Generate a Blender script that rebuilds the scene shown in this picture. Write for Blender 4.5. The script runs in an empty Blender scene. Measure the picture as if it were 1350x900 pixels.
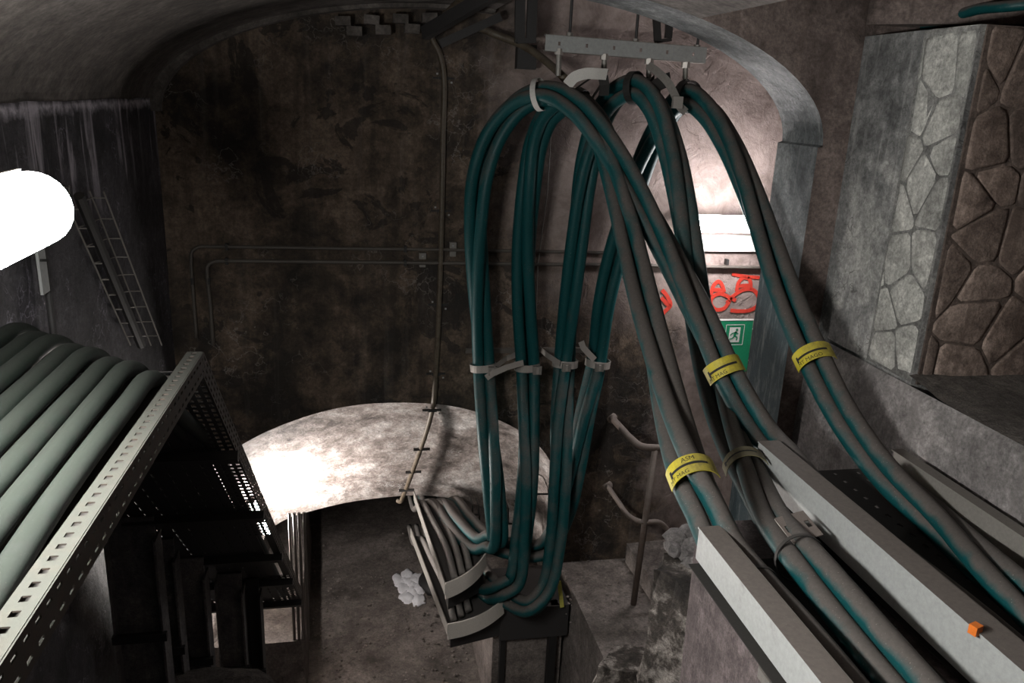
import bpy, bmesh, math, random
from mathutils import Vector, Matrix, noise
S = bpy.context.scene
COL = S.collection
random.seed(7)

# ------------------------------------------------------------ camera
# world axes: X along the back wall, Y into the chamber, Z up; the eye is the origin
F = 1060.0
CAMROT = Matrix(((0.98200168, -0.01356492, 0.18838442),
                 (-0.18406377, -0.29236079, 0.93842725),
                 (0.04234653, -0.95621188, -0.2895956)))
cd = bpy.data.cameras.new('camera'); cam = bpy.data.objects.new('camera', cd); COL.objects.link(cam)
cd.sensor_width = 36; cd.lens = F/1350*36; cd.clip_start = .02; cd.clip_end = 60
cx, cy, cz = CAMROT.col[0], CAMROT.col[1], CAMROT.col[2]
cam.matrix_world = Matrix((cx, -cy, -cz)).transposed().to_4x4()
S.camera = cam
# ------------------------------------------------------------ world and exposure
w = bpy.data.worlds.new('world'); S.world = w; w.use_nodes = True
w.node_tree.nodes['Background'].inputs[0].default_value = (.5, .52, .55, 1)
w.node_tree.nodes['Background'].inputs[1].default_value = .02
S.view_settings.view_transform = 'Standard'; S.view_settings.look = 'None'
S.view_settings.gamma = 1; S.view_settings.use_curve_mapping = False
S.view_settings.exposure = 1.7
LAMP_NEAR, LAMP_WALL, LAMP_PIT = 43.0, 27.0, 230.0     # emission of the three tube lamps

# ------------------------------------------------------------ helpers
def ray(px, py): return CAMROT @ Vector((px-675, py-450, F))
def aY(px, py, Y): d = ray(px, py); return d*(Y/d.y)
def aX(px, py, X): d = ray(px, py); return d*(X/d.x)
def aZ(px, py, Z): d = ray(px, py); return d*(Z/d.z)
V = Vector

def nodes(name, rough=.8, metal=0.):
    m = bpy.data.materials.new(name); m.use_nodes = True
    nt = m.node_tree; b = nt.nodes['Principled BSDF']
    b.inputs['Roughness'].default_value = rough; b.inputs['Metallic'].default_value = metal
    return m, nt, b
def nd(nt, t, **k):
    n = nt.nodes.new(t)
    for a, v in k.items(): setattr(n, a, v)
    return n
def ns(nt, vec, scale, detail=6, rough=.6, dist=0.):
    n = nd(nt, 'ShaderNodeTexNoise'); n.inputs['Scale'].default_value = scale
    n.inputs['Detail'].default_value = detail; n.inputs['Roughness'].default_value = rough
    n.inputs['Distortion'].default_value = dist
    nt.links.new(vec, n.inputs['Vector']); return n.outputs['Fac']
def rp(nt, fac, stops):
    r = nd(nt, 'ShaderNodeValToRGB'); e = r.color_ramp.elements
    while len(e) < len(stops): e.new(.5)
    for i, (p, c) in enumerate(stops):
        e[i].position = p; e[i].color = (c, c, c, 1) if isinstance(c, (int, float)) else (*c, 1)
    nt.links.new(fac, r.inputs[0]); return r.outputs[0]
def mx(nt, fac, a, b, mode='MIX'):
    n = nd(nt, 'ShaderNodeMix', data_type='RGBA', blend_type=mode)
    for s, v in ((n.inputs[0], fac), (n.inputs[6], a), (n.inputs[7], b)):
        if isinstance(v, (int, float)): s.default_value = v
        elif isinstance(v, tuple): s.default_value = (*v, 1)
        else: nt.links.new(v, s)
    return n.outputs[2]
def mt(nt, op, a, b=0.):
    n = nd(nt, 'ShaderNodeMath', operation=op)
    for s, v in ((n.inputs[0], a), (n.inputs[1], b)):
        if isinstance(v, (int, float)): s.default_value = v
        else: nt.links.new(v, s)
    return n.outputs[0]
def scl(nt, vec, s):
    n = nd(nt, 'ShaderNodeMapping'); n.inputs['Scale'].default_value = s
    nt.links.new(vec, n.inputs['Vector']); return n.outputs[0]
def bump(nt, b, h, st, dist=.02):
    n = nd(nt, 'ShaderNodeBump'); n.inputs['Strength'].default_value = st; n.inputs['Distance'].default_value = dist
    nt.links.new(h, n.inputs['Height']); nt.links.new(n.outputs[0], b.inputs['Normal'])
def span(nt, x, lo, hi):        # 0 below lo, 1 above hi
    n = nd(nt, 'ShaderNodeMapRange'); n.inputs[1].default_value = lo; n.inputs[2].default_value = hi
    nt.links.new(x, n.inputs[0]); return n.outputs[0]

def concrete(name, dark, mid, light, scale=1., veins=0., vein_col=(.42, .4, .42), streak=0., rough=.85,
             crack=0., bst=.5, patch=None, extra=None, contrast=1., pdepth=.8, tone=0.):
    m, nt, b = nodes(name, rough)
    co = nd(nt, 'ShaderNodeTexCoord').outputs['Object']
    big = ns(nt, co, .9*scale, 8, .62, .6); med = ns(nt, co, 4.5*scale, 8, .65, .3); fine = ns(nt, co, 38*scale, 5, .7)
    f = mt(nt, 'ADD', mt(nt, 'MULTIPLY', big, .6), mt(nt, 'MULTIPLY', med, .4))
    h = .13/contrast
    c = rp(nt, f, [(.5-h, dark), (.5, mid), (.5+h, light)])
    blot = ns(nt, co, 14*scale, 8, .72, .4)
    c = mx(nt, .7, c, rp(nt, fine, [(.3, .3), (.66, 1.1)]), 'MULTIPLY'); c = mx(nt, .65, c, rp(nt, blot, [(.33, .3), (.62, 1.15)]), 'MULTIPLY')
    hgt = mt(nt, 'ADD', med, mt(nt, 'MULTIPLY', fine, .35))
    if patch:                                   # blistered and fallen-off plaster
        pf = rp(nt, ns(nt, co, 2.1*scale, 6, .6, 1.2), [(.565, 0.), (.59, 1.)])
        c = mx(nt, mt(nt, 'MULTIPLY', pf, .75), c, patch); hgt = mt(nt, 'SUBTRACT', hgt, mt(nt, 'MULTIPLY', pf, pdepth))
    if streak:
        sv = scl(nt, co, (9*scale, 9*scale, .5*scale))
        sf = rp(nt, ns(nt, sv, 1., 5, .6, .4), [(.55, 0.), (.72, 1.)])
        c = mx(nt, mt(nt, 'MULTIPLY', sf, streak), c, vein_col)
        dv = scl(nt, co, (5*scale, 5*scale, .35*scale))
        c = mx(nt, mt(nt, 'MULTIPLY', rp(nt, ns(nt, dv, 1.3, 4), [(.5, 0.), (.7, 1.)]), .6), c, dark)
    if veins:                                   # mineral veins along hairline cracks
        vo = nd(nt, 'ShaderNodeTexVoronoi', feature='DISTANCE_TO_EDGE'); vo.inputs['Scale'].default_value = 1.7*scale
        wv = nd(nt, 'ShaderNodeVectorMath', operation='ADD'); nz = nd(nt, 'ShaderNodeTexNoise'); nz.inputs['Scale'].default_value = 5*scale
        nz.inputs['Detail'].default_value = 5
        nt.links.new(co, nz.inputs['Vector']); nt.links.new(co, wv.inputs[0]); nt.links.new(nz.outputs['Color'], wv.inputs[1])
        nt.links.new(wv.outputs[0], vo.inputs['Vector'])
        vf = rp(nt, vo.outputs['Distance'], [(0., 1.), (.022, 0.)])
        vm = rp(nt, ns(nt, co, 1.5*scale, 4, .6), [(.5, 0.), (.62, 1.)])
        c = mx(nt, mt(nt, 'MULTIPLY', mt(nt, 'MULTIPLY', vf, vm), veins), c, vein_col)
    if crack:
        vo = nd(nt, 'ShaderNodeTexVoronoi', feature='DISTANCE_TO_EDGE'); vo.inputs['Scale'].default_value = 2.6*scale
        wv = nd(nt, 'ShaderNodeVectorMath', operation='ADD'); nz = nd(nt, 'ShaderNodeTexNoise'); nz.inputs['Scale'].default_value = 3*scale
        nt.links.new(co, nz.inputs['Vector']); nt.links.new(co, wv.inputs[0]); nt.links.new(nz.outputs['Color'], wv.inputs[1])
        nt.links.new(wv.outputs[0], vo.inputs['Vector'])
        vf = rp(nt, vo.outputs['Distance'], [(0., 1.), (.03, 0.)])
        vm = rp(nt, ns(nt, co, 1.2*scale, 3), [(.47, 0.), (.57, 1.)])
        c = mx(nt, mt(nt, 'MULTIPLY', mt(nt, 'MULTIPLY', vf, vm), crack), c, (.03, .027, .025))
    if tone:
        oi = nd(nt, 'ShaderNodeObjectInfo'); c = mx(nt, tone, c, rp(nt, oi.outputs['Random'], [(0., .45), (1., 1.2)]), 'MULTIPLY')
    if extra: c = extra(nt, co, c)
    nt.links.new(c, b.inputs['Base Color']); bump(nt, b, hgt, bst, .03)
    return m
def dusty(name, base, dust, amount=.6, lo=.1, hi=.8, rough=.5, metal=0., rust=None, scale=1., spec=.5, flecks=0.):
    """paint or rubber under dust that has settled on upward faces"""
    m, nt, b = nodes(name, rough, metal)
    b.inputs['Specular IOR Level'].default_value = spec
    co = nd(nt, 'ShaderNodeTexCoord').outputs['Object']
    g = nd(nt, 'ShaderNodeNewGeometry'); sp = nd(nt, 'ShaderNodeSeparateXYZ'); nt.links.new(g.outputs['Normal'], sp.inputs[0])
    med = ns(nt, co, 7*scale, 6, .65); fine = ns(nt, co, 60*scale, 4, .7)
    up = span(nt, mt(nt, 'ADD', sp.outputs[2], mt(nt, 'MULTIPLY', mt(nt, 'SUBTRACT', med, .5), 1.6)), lo, hi)
    c = mx(nt, .35, base, rp(nt, fine, [(.3, .4), (.7, 1.)]), 'MULTIPLY')
    if rust:
        rf = rp(nt, ns(nt, co, 9*scale, 7, .7), [(.5, 0.), (.6, 1.)]); c = mx(nt, mt(nt, 'MULTIPLY', rf, .85), c, rust)
    c = mx(nt, mt(nt, 'MULTIPLY', up, amount), c, mx(nt, .4, dust, rp(nt, fine, [(.3, .4), (.7, 1.)]), 'MULTIPLY'))
    if flecks:
        ff = rp(nt, ns(nt, co, 130*scale, 3, .5), [(.68, 0.), (.72, flecks)]); c = mx(nt, ff, c, (.5, .45, .4))
    nt.links.new(c, b.inputs['Base Color'])
    rr = mt(nt, 'ADD', mt(nt, 'MULTIPLY', up, .35*amount), rough); nt.links.new(rr, b.inputs['Roughness'])
    bump(nt, b, fine, .15, .004)
    return m
def emit(name, col, st):
    m = bpy.data.materials.new(name); m.use_nodes = True; nt = m.node_tree
    nt.nodes.remove(nt.nodes['Principled BSDF']); e = nd(nt, 'ShaderNodeEmission')
    e.inputs[0].default_value = (*col, 1); e.inputs[1].default_value = st
    nt.links.new(e.outputs[0], nt.nodes['Material Output'].inputs[0]); return m

def obj(name, vs, fs, mat, parent=None, smooth=False):
    me = bpy.data.meshes.new(name); me.from_pydata([tuple(v) for v in vs], [], fs)
    if smooth: me.polygons.foreach_set('use_smooth', [True]*len(me.polygons))
    me.materials.append(mat); me.update()
    o = bpy.data.objects.new(name, me); COL.objects.link(o)
    if parent: o.parent = parent
    return o
def struct(o): o['kind'] = 'structure'; return o
def tag(o, label, cat, group=None):
    o['label'] = label; o['category'] = cat
    if group: o['group'] = group
    return o
def thing(name, label, cat, group=None):
    o = bpy.data.objects.new(name, None); COL.objects.link(o); o.empty_display_size = .1
    return tag(o, label, cat, group)
class MB:
    def __init__(s): s.v = []; s.f = []
    def add(s, vs, fs):
        n = len(s.v); s.v += [V(v) for v in vs]; s.f += [tuple(i+n for i in f) for f in fs]; return s
    def box(s, c, d, rot=None):
        c = V(c); d = V(d)/2; vs = []
        for x in (-1, 1):
            for y in (-1, 1):
                for z in (-1, 1):
                    p = V((x*d.x, y*d.y, z*d.z)); vs.append(c+(rot @ p if rot else p))
        return s.add(vs, [(0, 1, 3, 2), (4, 6, 7, 5), (0, 4, 5, 1), (2, 3, 7, 6), (0, 2, 6, 4), (1, 5, 7, 3)])
    def b2(s, a, b): a = V(a); b = V(b); return s.box((a+b)/2, (abs(b.x-a.x), abs(b.y-a.y), abs(b.z-a.z)))
    def bar(s, a, b, wd, ht, up=V((0, 0, 1))):      # rectangular bar from a to b
        a = V(a); b = V(b); d = b-a; L = d.length; d.normalize()
        x = d.cross(up).normalized(); u = x.cross(d)
        return s.box((a+b)/2, (wd, L, ht), Matrix((x, d, u)).transposed())
    def tube(s, pts, r, seg=10, cap=True):
        v, f = tube(pts, r, seg, cap); return s.add(v, f)
    def hexa(s, p): return s.add(p, [(0, 3, 2, 1), (4, 5, 6, 7), (0, 1, 5, 4), (1, 2, 6, 5), (2, 3, 7, 6), (3, 0, 4, 7)])
    def build(s, name, mat, parent=None, smooth=False): return obj(name, s.v, s.f, mat, parent, smooth)
def frames(pts):
    n = len(pts); T = []
    for i in range(n): T.append((pts[min(i+1, n-1)]-pts[max(i-1, 0)]).normalized())
    a = V((0, 0, 1)) if abs(T[0].z) < .9 else V((1, 0, 0))
    N = T[0].cross(a).normalized(); out = []
    for i in range(n):
        N = (N-T[i]*N.dot(T[i])).normalized(); out.append((T[i], N, T[i].cross(N)))
    return out
def tube(pts, r, seg=10, cap=True):
    pts = [V(p) for p in pts]; fr = frames(pts); v = []; f = []
    for i, p in enumerate(pts):
        rr = r[i] if isinstance(r, (list, tuple)) else r
        for k in range(seg):
            a = 2*math.pi*k/seg; v.append(p+(fr[i][1]*math.cos(a)+fr[i][2]*math.sin(a))*rr)
    for i in range(len(pts)-1):
        for k in range(seg):
            k2 = (k+1) % seg; f.append((i*seg+k, i*seg+k2, (i+1)*seg+k2, (i+1)*seg+k))
    if cap: f.append(tuple(range(seg))[::-1]); f.append(tuple((len(pts)-1)*seg+k for k in range(seg)))
    return v, f
def spline(P, n=8):
    P = [V(p) for p in P]; out = []
    Q = [P[0]*2-P[1]]+P+[P[-1]*2-P[-2]]
    for i in range(1, len(Q)-2):
        a, b, c, d = Q[i-1:i+3]
        t0 = 0; t1 = t0+max((b-a).length, 1e-4)**.5; t2 = t1+max((c-b).length, 1e-4)**.5; t3 = t2+max((d-c).length, 1e-4)**.5
        for k in range(n):
            t = t1+(t2-t1)*k/n
            A1 = a*((t1-t)/(t1-t0))+b*((t-t0)/(t1-t0)); A2 = b*((t2-t)/(t2-t1))+c*((t-t1)/(t2-t1)); A3 = c*((t3-t)/(t3-t2))+d*((t-t2)/(t3-t2))
            B1 = A1*((t2-t)/(t2-t0))+A2*((t-t0)/(t2-t0)); B2 = A2*((t3-t)/(t3-t1))+A3*((t-t1)/(t3-t1))
            out.append(B1*((t2-t)/(t2-t1))+B2*((t-t1)/(t2-t1)))
    out.append(P[-1]); return out
def ribbon(pts, wdir, wd, th, name, mat, parent=None):     # flat strip along pts; wdir = vector or list of width directions
    v = []; f = []; n = len(pts); pts = [V(p) for p in pts]
    for i, p in enumerate(pts):
        t = (pts[min(i+1, n-1)]-pts[max(i-1, 0)]).normalized()
        wv = V(wdir[i] if isinstance(wdir, list) else wdir); wv = (wv-t*wv.dot(t)).normalized(); nn = t.cross(wv)
        for a, b in ((-1, -1), (1, -1), (1, 1), (-1, 1)): v.append(p+wv*wd/2*a+nn*th/2*b)
    for i in range(n-1):
        for k in range(4): k2 = (k+1) % 4; f.append((i*4+k, i*4+k2, i*4+4+k2, i*4+4+k))
    f.append((3, 2, 1, 0)); f.append(tuple((n-1)*4+k for k in range(4)))
    return obj(name, v, f, mat, parent)
def perf(name, o, u, v, nu, nv, fu, fv, th, mat, parent=None, stagger=False):
    """plate with nu x nv punched slots; o corner, u and v edge vectors"""
    o, u, v = V(o), V(u), V(v); us = [0.]; vs = [0.]
    for i in range(nu): us += [(i+.5-fu/2)/nu, (i+.5+fu/2)/nu]
    for j in range(nv): vs += [(j+.5-fv/2)/nv, (j+.5+fv/2)/nv]
    us.append(1.); vs.append(1.); vv = [o+u*a+v*b for a in us for b in vs]; m = len(vs); ff = []
    for i in range(len(us)-1):
        for j in range(m-1):
            if i % 2 and j % 2: continue
            ff.append((i*m+j, (i+1)*m+j, (i+1)*m+j+1, i*m+j+1))
    ob = obj(name, vv, ff, mat, parent); md = ob.modifiers.new('sheet', 'SOLIDIFY'); md.thickness = th; md.offset = 0
    return ob
def lump(c, r, seed, sub=2, sq=(1, 1, 1), rgh=.35):
    bm = bmesh.new(); bmesh.ops.create_icosphere(bm, subdivisions=sub, radius=1)
    for q in bm.verts:
        d = 1+rgh*noise.noise(q.co*1.3+V((seed*3.1, seed*1.7, seed)))+rgh*.4*noise.noise(q.co*3.1+V((seed, 2*seed, 0)))
        q.co = V(c)+V((q.co.x*sq[0], q.co.y*sq[1], q.co.z*sq[2]))*r*d
    v = [q.co.copy() for q in bm.verts]; f = [tuple(x.index for x in p.verts) for p in bm.faces]; bm.free(); return v, f
def text_mesh(body, size):
    cu = bpy.data.curves.new('lettering', 'FONT'); cu.body = body; cu.size = size; cu.resolution_u = 2
    o = bpy.data.objects.new('lettering', cu); COL.objects.link(o)
    dg = bpy.context.evaluated_depsgraph_get(); me = bpy.data.meshes.new_from_object(o.evaluated_get(dg))
    vs = [v.co.copy() for v in me.vertices]; fs = [tuple(p.vertices) for p in me.polygons]
    bpy.data.objects.remove(o); bpy.data.meshes.remove(me); return vs, fs

# ------------------------------------------------------------ materials
def left_salts(nt, co, c):       # lime bleeding out of the joint at the springing and running down the wall
    sp = nd(nt, 'ShaderNodeSeparateXYZ'); nt.links.new(co, sp.inputs[0]); z = sp.outputs[2]
    wob = mt(nt, 'MULTIPLY', mt(nt, 'SUBTRACT', ns(nt, co, 9, 5, .7), .5), .12)
    dz = mt(nt, 'ABSOLUTE', mt(nt, 'ADD', mt(nt, 'ADD', z, .135), wob))
    line = mt(nt, 'MULTIPLY', rp(nt, dz, [(0., 1.), (.045, 0.)]), rp(nt, ns(nt, co, 20, 4, .7), [(.3, .15), (.6, 1.)]))
    sv = scl(nt, co, (7, 7, .8)); sf = rp(nt, ns(nt, sv, 1., 6, .65, .8), [(.55, 0.), (.66, 1.)])
    fade = mt(nt, 'MULTIPLY', rp(nt, mt(nt, 'ADD', mt(nt, 'MULTIPLY', z, -1.), mt(nt, 'MULTIPLY', ns(nt, co, 2.5), .5)), [(.2, 0.), (.35, 1.), (.75, .9), (1., 0.)]), sf)
    f = mt(nt, 'MINIMUM', mt(nt, 'ADD', mt(nt, 'MULTIPLY', line, .95), mt(nt, 'MULTIPLY', fade, .75)), 1.)
    return mx(nt, f, c, (.6, .56, .62))
def back_tones(nt, co, c):        # wall colour turns paler at the right and upper right, stays dark at the left
    sp = nd(nt, 'ShaderNodeSeparateXYZ'); nt.links.new(co, sp.inputs[0])
    x = mt(nt, 'ADD', sp.outputs[0], mt(nt, 'MULTIPLY', mt(nt, 'SUBTRACT', ns(nt, co, 2.2, 6, .65), .5), 1.4))
    z = sp.outputs[2]
    hi = mt(nt, 'MULTIPLY', span(nt, x, 1.0, 1.7), span(nt, mt(nt, 'ADD', z, mt(nt, 'MULTIPLY', x, .35)), -1.2, -.3))
    rt = mt(nt, 'MULTIPLY', span(nt, x, 2.6, 3.0), .8)
    pale = mx(nt, rp(nt, ns(nt, co, 5, 7, .7, .6), [(.35, 0.), (.65, 1.)]), (.20, .155, .14), (.40, .325, .30))
    return mx(nt, mt(nt, 'MAXIMUM', hi, rt), c, pale)
M = {}
M['vault'] = concrete('vault_concrete', (.045, .039, .034), (.125, .107, .095), (.21, .185, .168), .9, rough=.8, streak=.0, bst=.3, contrast=1.3)
M['wall_l'] = concrete('stained_wall', (.022, .021, .024), (.06, .057, .065), (.12, .113, .128), 1.3, veins=.9, vein_col=(.34, .31, .38), contrast=1.3, rough=.7, extra=left_salts)
M['wall_b'] = concrete('mottled_wall', (.02, .0145, .010), (.095, .068, .047), (.225, .165, .12), 1.15, veins=.55, vein_col=(.3, .27, .25), rough=.8,
                       patch=(.014, .011, .009), streak=.12, extra=back_tones, contrast=1.5, bst=.55, pdepth=.25)
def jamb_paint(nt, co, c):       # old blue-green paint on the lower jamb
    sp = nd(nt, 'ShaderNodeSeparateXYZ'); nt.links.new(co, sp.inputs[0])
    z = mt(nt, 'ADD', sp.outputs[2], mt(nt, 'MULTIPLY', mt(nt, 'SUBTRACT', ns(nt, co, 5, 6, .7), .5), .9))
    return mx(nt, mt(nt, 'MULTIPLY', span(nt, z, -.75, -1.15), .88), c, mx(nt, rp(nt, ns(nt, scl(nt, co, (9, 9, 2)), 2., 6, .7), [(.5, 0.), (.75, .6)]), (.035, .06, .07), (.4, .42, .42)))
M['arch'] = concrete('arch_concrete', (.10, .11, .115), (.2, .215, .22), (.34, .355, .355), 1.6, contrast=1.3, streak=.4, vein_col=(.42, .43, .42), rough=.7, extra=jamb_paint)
M['arch_face'] = concrete('brown_concrete', (.085, .062, .054), (.19, .145, .13), (.29, .228, .205), 1.2, streak=.15, vein_col=(.22, .16, .13), contrast=1.3, rough=.85)
M['pier'] = concrete('whitewashed_render', (.13, .13, .13), (.27, .27, .265), (.5, .495, .47), 1.6, contrast=1.35, streak=.45, vein_col=(.5, .5, .47), crack=.8, rough=.8)
M['wstone'] = concrete('whitewashed_stone', (.27, .268, .25), (.5, .495, .46), (.75, .74, .69), 1.6, contrast=1.3, tone=.35, streak=.3, vein_col=(.6, .59, .56), rough=.8)
M['bstone'] = concrete('brown_stone', (.13, .092, .075), (.28, .208, .173), (.5, .385, .325), 2.2, contrast=1.4, tone=.8, streak=.2, vein_col=(.26, .22, .2), rough=.85)
M['joint'] = concrete('dark_joint', (.08, .058, .049), (.14, .105, .088), (.21, .158, .134), 2., rough=.9)
M['wjoint'] = concrete('grey_joint', (.12, .118, .112), (.25, .247, .237), (.4, .395, .375), 2., rough=.9)
M['ledge'] = concrete('grey_ledge', (.14, .127, .124), (.25, .232, .228), (.36, .335, .328), 1.4, contrast=1.3, streak=.15, vein_col=(.34, .32, .3), rough=.85)
M['dirt'] = concrete('dirt', (.06, .052, .047), (.14, .122, .11), (.25, .218, .195), 3., rough=.95, bst=.9)
M['floor'] = concrete('dirty_floor', (.08, .068, .06), (.18, .155, .14), (.3, .262, .24), 1.4, rough=.75, bst=.5)
M['plat'] = concrete('platform_concrete', (.1, .084, .075), (.22, .188, .17), (.34, .292, .268), 1.6, rough=.85)
M['flare'] = concrete('limewashed_flare', (.09, .07, .06), (.40, .345, .315), (.8, .76, .73), 1.3, veins=.8, vein_col=(.72, .7, .68), rough=.7, crack=.35, contrast=1.2)
M['pink'] = concrete('pinkish_render', (.12, .095, .095), (.21, .168, .168), (.34, .275, .28), 2., contrast=1.4, streak=.15, vein_col=(.42, .36, .37), rough=.85)
M['rubble'] = concrete('rubble_stone', (.03, .025, .021), (.11, .092, .079), (.62, .56, .51), 2.2, rough=.9, veins=.6, vein_col=(.55, .5, .47), bst=.9, contrast=1.5)
M['teal'] = dusty('teal_cable', (.002, .062, .066), (.105, .088, .08), .93, .06, .68, rough=.5, flecks=.3, spec=.35)
M['green'] = dusty('green_cable', (.0042, .0085, .0056), (.0095, .0128, .0092), .9, .2, .95, rough=.65, scale=1.6, spec=.3, flecks=.06, rust=(.0045, .0055, .0042))
M['grey'] = dusty('grey_cable', (.11, .10, .092), (.17, .155, .145), .7, 0., .8, rough=.6)
M['galv'] = dusty('galvanised_paint', (.37, .38, .375), (.13, .107, .095), .95, .2, .7, rough=.5, scale=.8, flecks=.15)
M['galv_d'] = dusty('dull_galvanised', (.25, .235, .215), (.15, .13, .115), .6, .2, .8, rough=.5, metal=.2)
M['base_d'] = dusty('sooty_tray_base', (.02, .018, .017), (.028, .025, .022), .8, .2, .8, rough=.8)
M['rusty'] = dusty('rusty_tray', (.035, .027, .021), (.017, .021, .016), .75, .3, .9, rough=.7, rust=(.04, .025, .017), scale=2.)
M['dark'] = dusty('dark_steel', (.032, .03, .03), (.07, .062, .057), .6, .3, .9, rough=.6)
M['darker'] = dusty('black_steel', (.014, .013, .013), (.03, .027, .025), .5, .3, .9, rough=.6)
M['timber'] = concrete('grimy_upright', (.07, .068, .07), (.15, .143, .143), (.25, .23, .22), 2.5, streak=.25, vein_col=(.15, .12, .11), rough=.8)
M['conduit'] = dusty('painted_conduit', (.11, .088, .062), (.1, .083, .067), .6, 0., .8, rough=.5, rust=(.06, .042, .027), scale=2.)
M['pipe'] = dusty('grey_pipe', (.10, .088, .076), (.1, .085, .073), .6, 0., .8, rough=.5, scale=2.)
M['rail'] = dusty('rusted_rail', (.12, .09, .075), (.24, .205, .185), .7, 0., .8, rough=.6, rust=(.09, .06, .045), scale=2.)
M['white'] = dusty('white_strap', (.62, .6, .57), (.35, .32, .3), .4, .5, 1., rough=.5, scale=3.)
M['black'] = dusty('black_strap', (.02, .019, .018), (.06, .052, .046), .6, .3, .9, rough=.6, scale=3.)
M['band'] = dusty('steel_band', (.42, .39, .36), (.3, .26, .23), .5, .3, .9, rough=.35, metal=.3, scale=3.)
M['band2'] = dusty('pale_tray_end', (.62, .58, .53), (.4, .36, .33), .5, .3, .9, rough=.5, scale=2.)
M['yellow'] = dusty('yellow_tag', (.62, .52, .04), (.15, .12, .07), .75, .35, 1.2, rough=.5, scale=4.)
M['dull_tag'] = dusty('dulled_tag', (.22, .2, .09), (.14, .12, .09), .8, .1, .9, rough=.6, scale=4.)
M['ink'] = dusty('black_ink', (.012, .011, .01), (.03, .03, .03), .2, rough=.7)
M['sgreen'] = dusty('sign_green', (.015, .27, .13), (.1, .25, .17), .3, rough=.4)
M['swhite'] = dusty('sign_white', (.75, .78, .74), (.6, .6, .58), .3, rough=.4)
M['red'] = dusty('red_spray_paint', (.62, .05, .03), (.6, .06, .04), .3, rough=.6)
M['magenta'] = dusty('magenta_spray_paint', (.45, .06, .13), (.3, .06, .1), .3, rough=.6)
M['ypaint'] = dusty('yellow_road_paint', (.62, .58, .12), (.5, .45, .12), .4, rough=.6)
M['foam'] = dusty('white_foam', (.8, .8, .84), (.75, .75, .78), .3, rough=.7)
M['orange'] = dusty('orange_plastic', (.8, .2, .03), (.6, .2, .06), .2, rough=.4)
M['lamp_n'] = emit('near_lamp_glow', (1., .99, .95), LAMP_NEAR)
M['lamp_w'] = emit('wall_lamp_glow', (1., .95, .95), LAMP_WALL)
M['lamp_p'] = emit('pit_lamp_glow', (1., .93, .88), LAMP_PIT)

# ------------------------------------------------------------ the setting
YB = 6.5; XL = -1.46; XR = 2.83; YF, YA = 4.65, 5.15; ZS = -.2; ZF = -5.6
def vz(x):                        # height of the vault at x
    a = (XR-XL)/2; c = (XR+XL)/2; t = max(-1, min(1, (x-c)/a)); return ZS+.84*math.sqrt(max(0, 1-t*t))
def vx(k, n): a = (XR-XL)/2; c = (XR+XL)/2; return c-a*math.cos(math.pi*k/n)
def grid(us, vs, fn): 
    v = [fn(a, b) for a in us for b in vs]; m = len(vs)
    return v, [(i*m+j, (i+1)*m+j, (i+1)*m+j+1, i*m+j+1) for i in range(len(us)-1) for j in range(m-1)]
def lin(a, b, n): return [a+(b-a)*i/n for i in range(n+1)]
XC = 1.05                         # where the vault steps back on to the arch rib
prof = [(vx(k, 40), vz(vx(k, 40))) for k in range(41)]
left = [p for p in prof if p[0] < XC]+[(XC, vz(XC))]; right = [(XC, vz(XC))]+[p for p in prof if p[0] > XC]
def sweep(P, y0, y1, th):         # solid shell over a profile
    m = MB(); n = len(P)
    for (x, z), (x2, z2) in zip(P[:-1], P[1:]):
        m.add([(x, y0, z), (x2, y0, z2), (x2, y1, z2), (x, y1, z)], [(0, 1, 2, 3)])
    return m
m = sweep(left, -2.5, YB-.12, 0)
rib = [(x+.0, z) for x, z in left]
# shallow rib where the vault meets the back wall
for (x, z), (x2, z2) in zip(left[:-1], left[1:]):
    k = .965
    c0 = (XR+XL)/2
    q = lambda x, z: (c0+(x-c0)*k, ZS+(z-ZS)*k-.0)
    a, b = q(x, z), q(x2, z2)
    m.add([(x, YB-.12, z), (x2, YB-.12, z2), (b[0], YB-.12, b[1]), (a[0], YB-.12, a[1])], [(0, 1, 2, 3)])
    m.add([(a[0], YB-.12, a[1]), (b[0], YB-.12, b[1]), (b[0], YB, b[1]), (a[0], YB, a[1])], [(0, 1, 2, 3)])
near_r = [p for p in prof if XC <= p[0] <= 1.95]
m2 = sweep([(XC, vz(XC))]+near_r, -2.5, YF, 0); m.add(m2.v, m2.f)
m.add([(XC, YA, vz(XC)), (XC, YB, vz(XC)), (XC, YB, 2.4), (XC, YA, 2.4)], [(0, 1, 2, 3)])
m.add([(XC, YA, 2.4), (XC, YB, 2.4), (5.2, YB, 2.4), (5.2, YA, 2.4)], [(0, 1, 2, 3)])
xe = near_r[-1][0]; ze = near_r[-1][1]
m.add([(xe, -2.5, ze), (xe, YF, ze), (xe, YF, 1.7), (xe, -2.5, 1.7)], [(0, 1, 2, 3)])
m.add([(xe, -2.5, 1.7), (xe, YF, 1.7), (4.4, YF, 1.7), (4.4, -2.5, 1.7)], [(0, 1, 2, 3)])
ceil = struct(m.build('ceiling', M['vault'], None, False))
for p in ceil.data.polygons: p.use_smooth = abs(p.normal.y) < .3 and p.area > .02 and abs(p.normal.x) < .999 and abs(p.normal.z) < .9999
for i in range(7):                # broken brick edge of the vault by the crown
    q = aY(452+i*19-(i % 2)*4, 28+(i % 2)*13-(i//2)*1.5, 6.36)
    bb = MB().box(q, (.11, .1, .062), Matrix.Rotation(.04*(i % 3-1), 3, 'Y')).build('brick', M['vault'], ceil)

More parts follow.
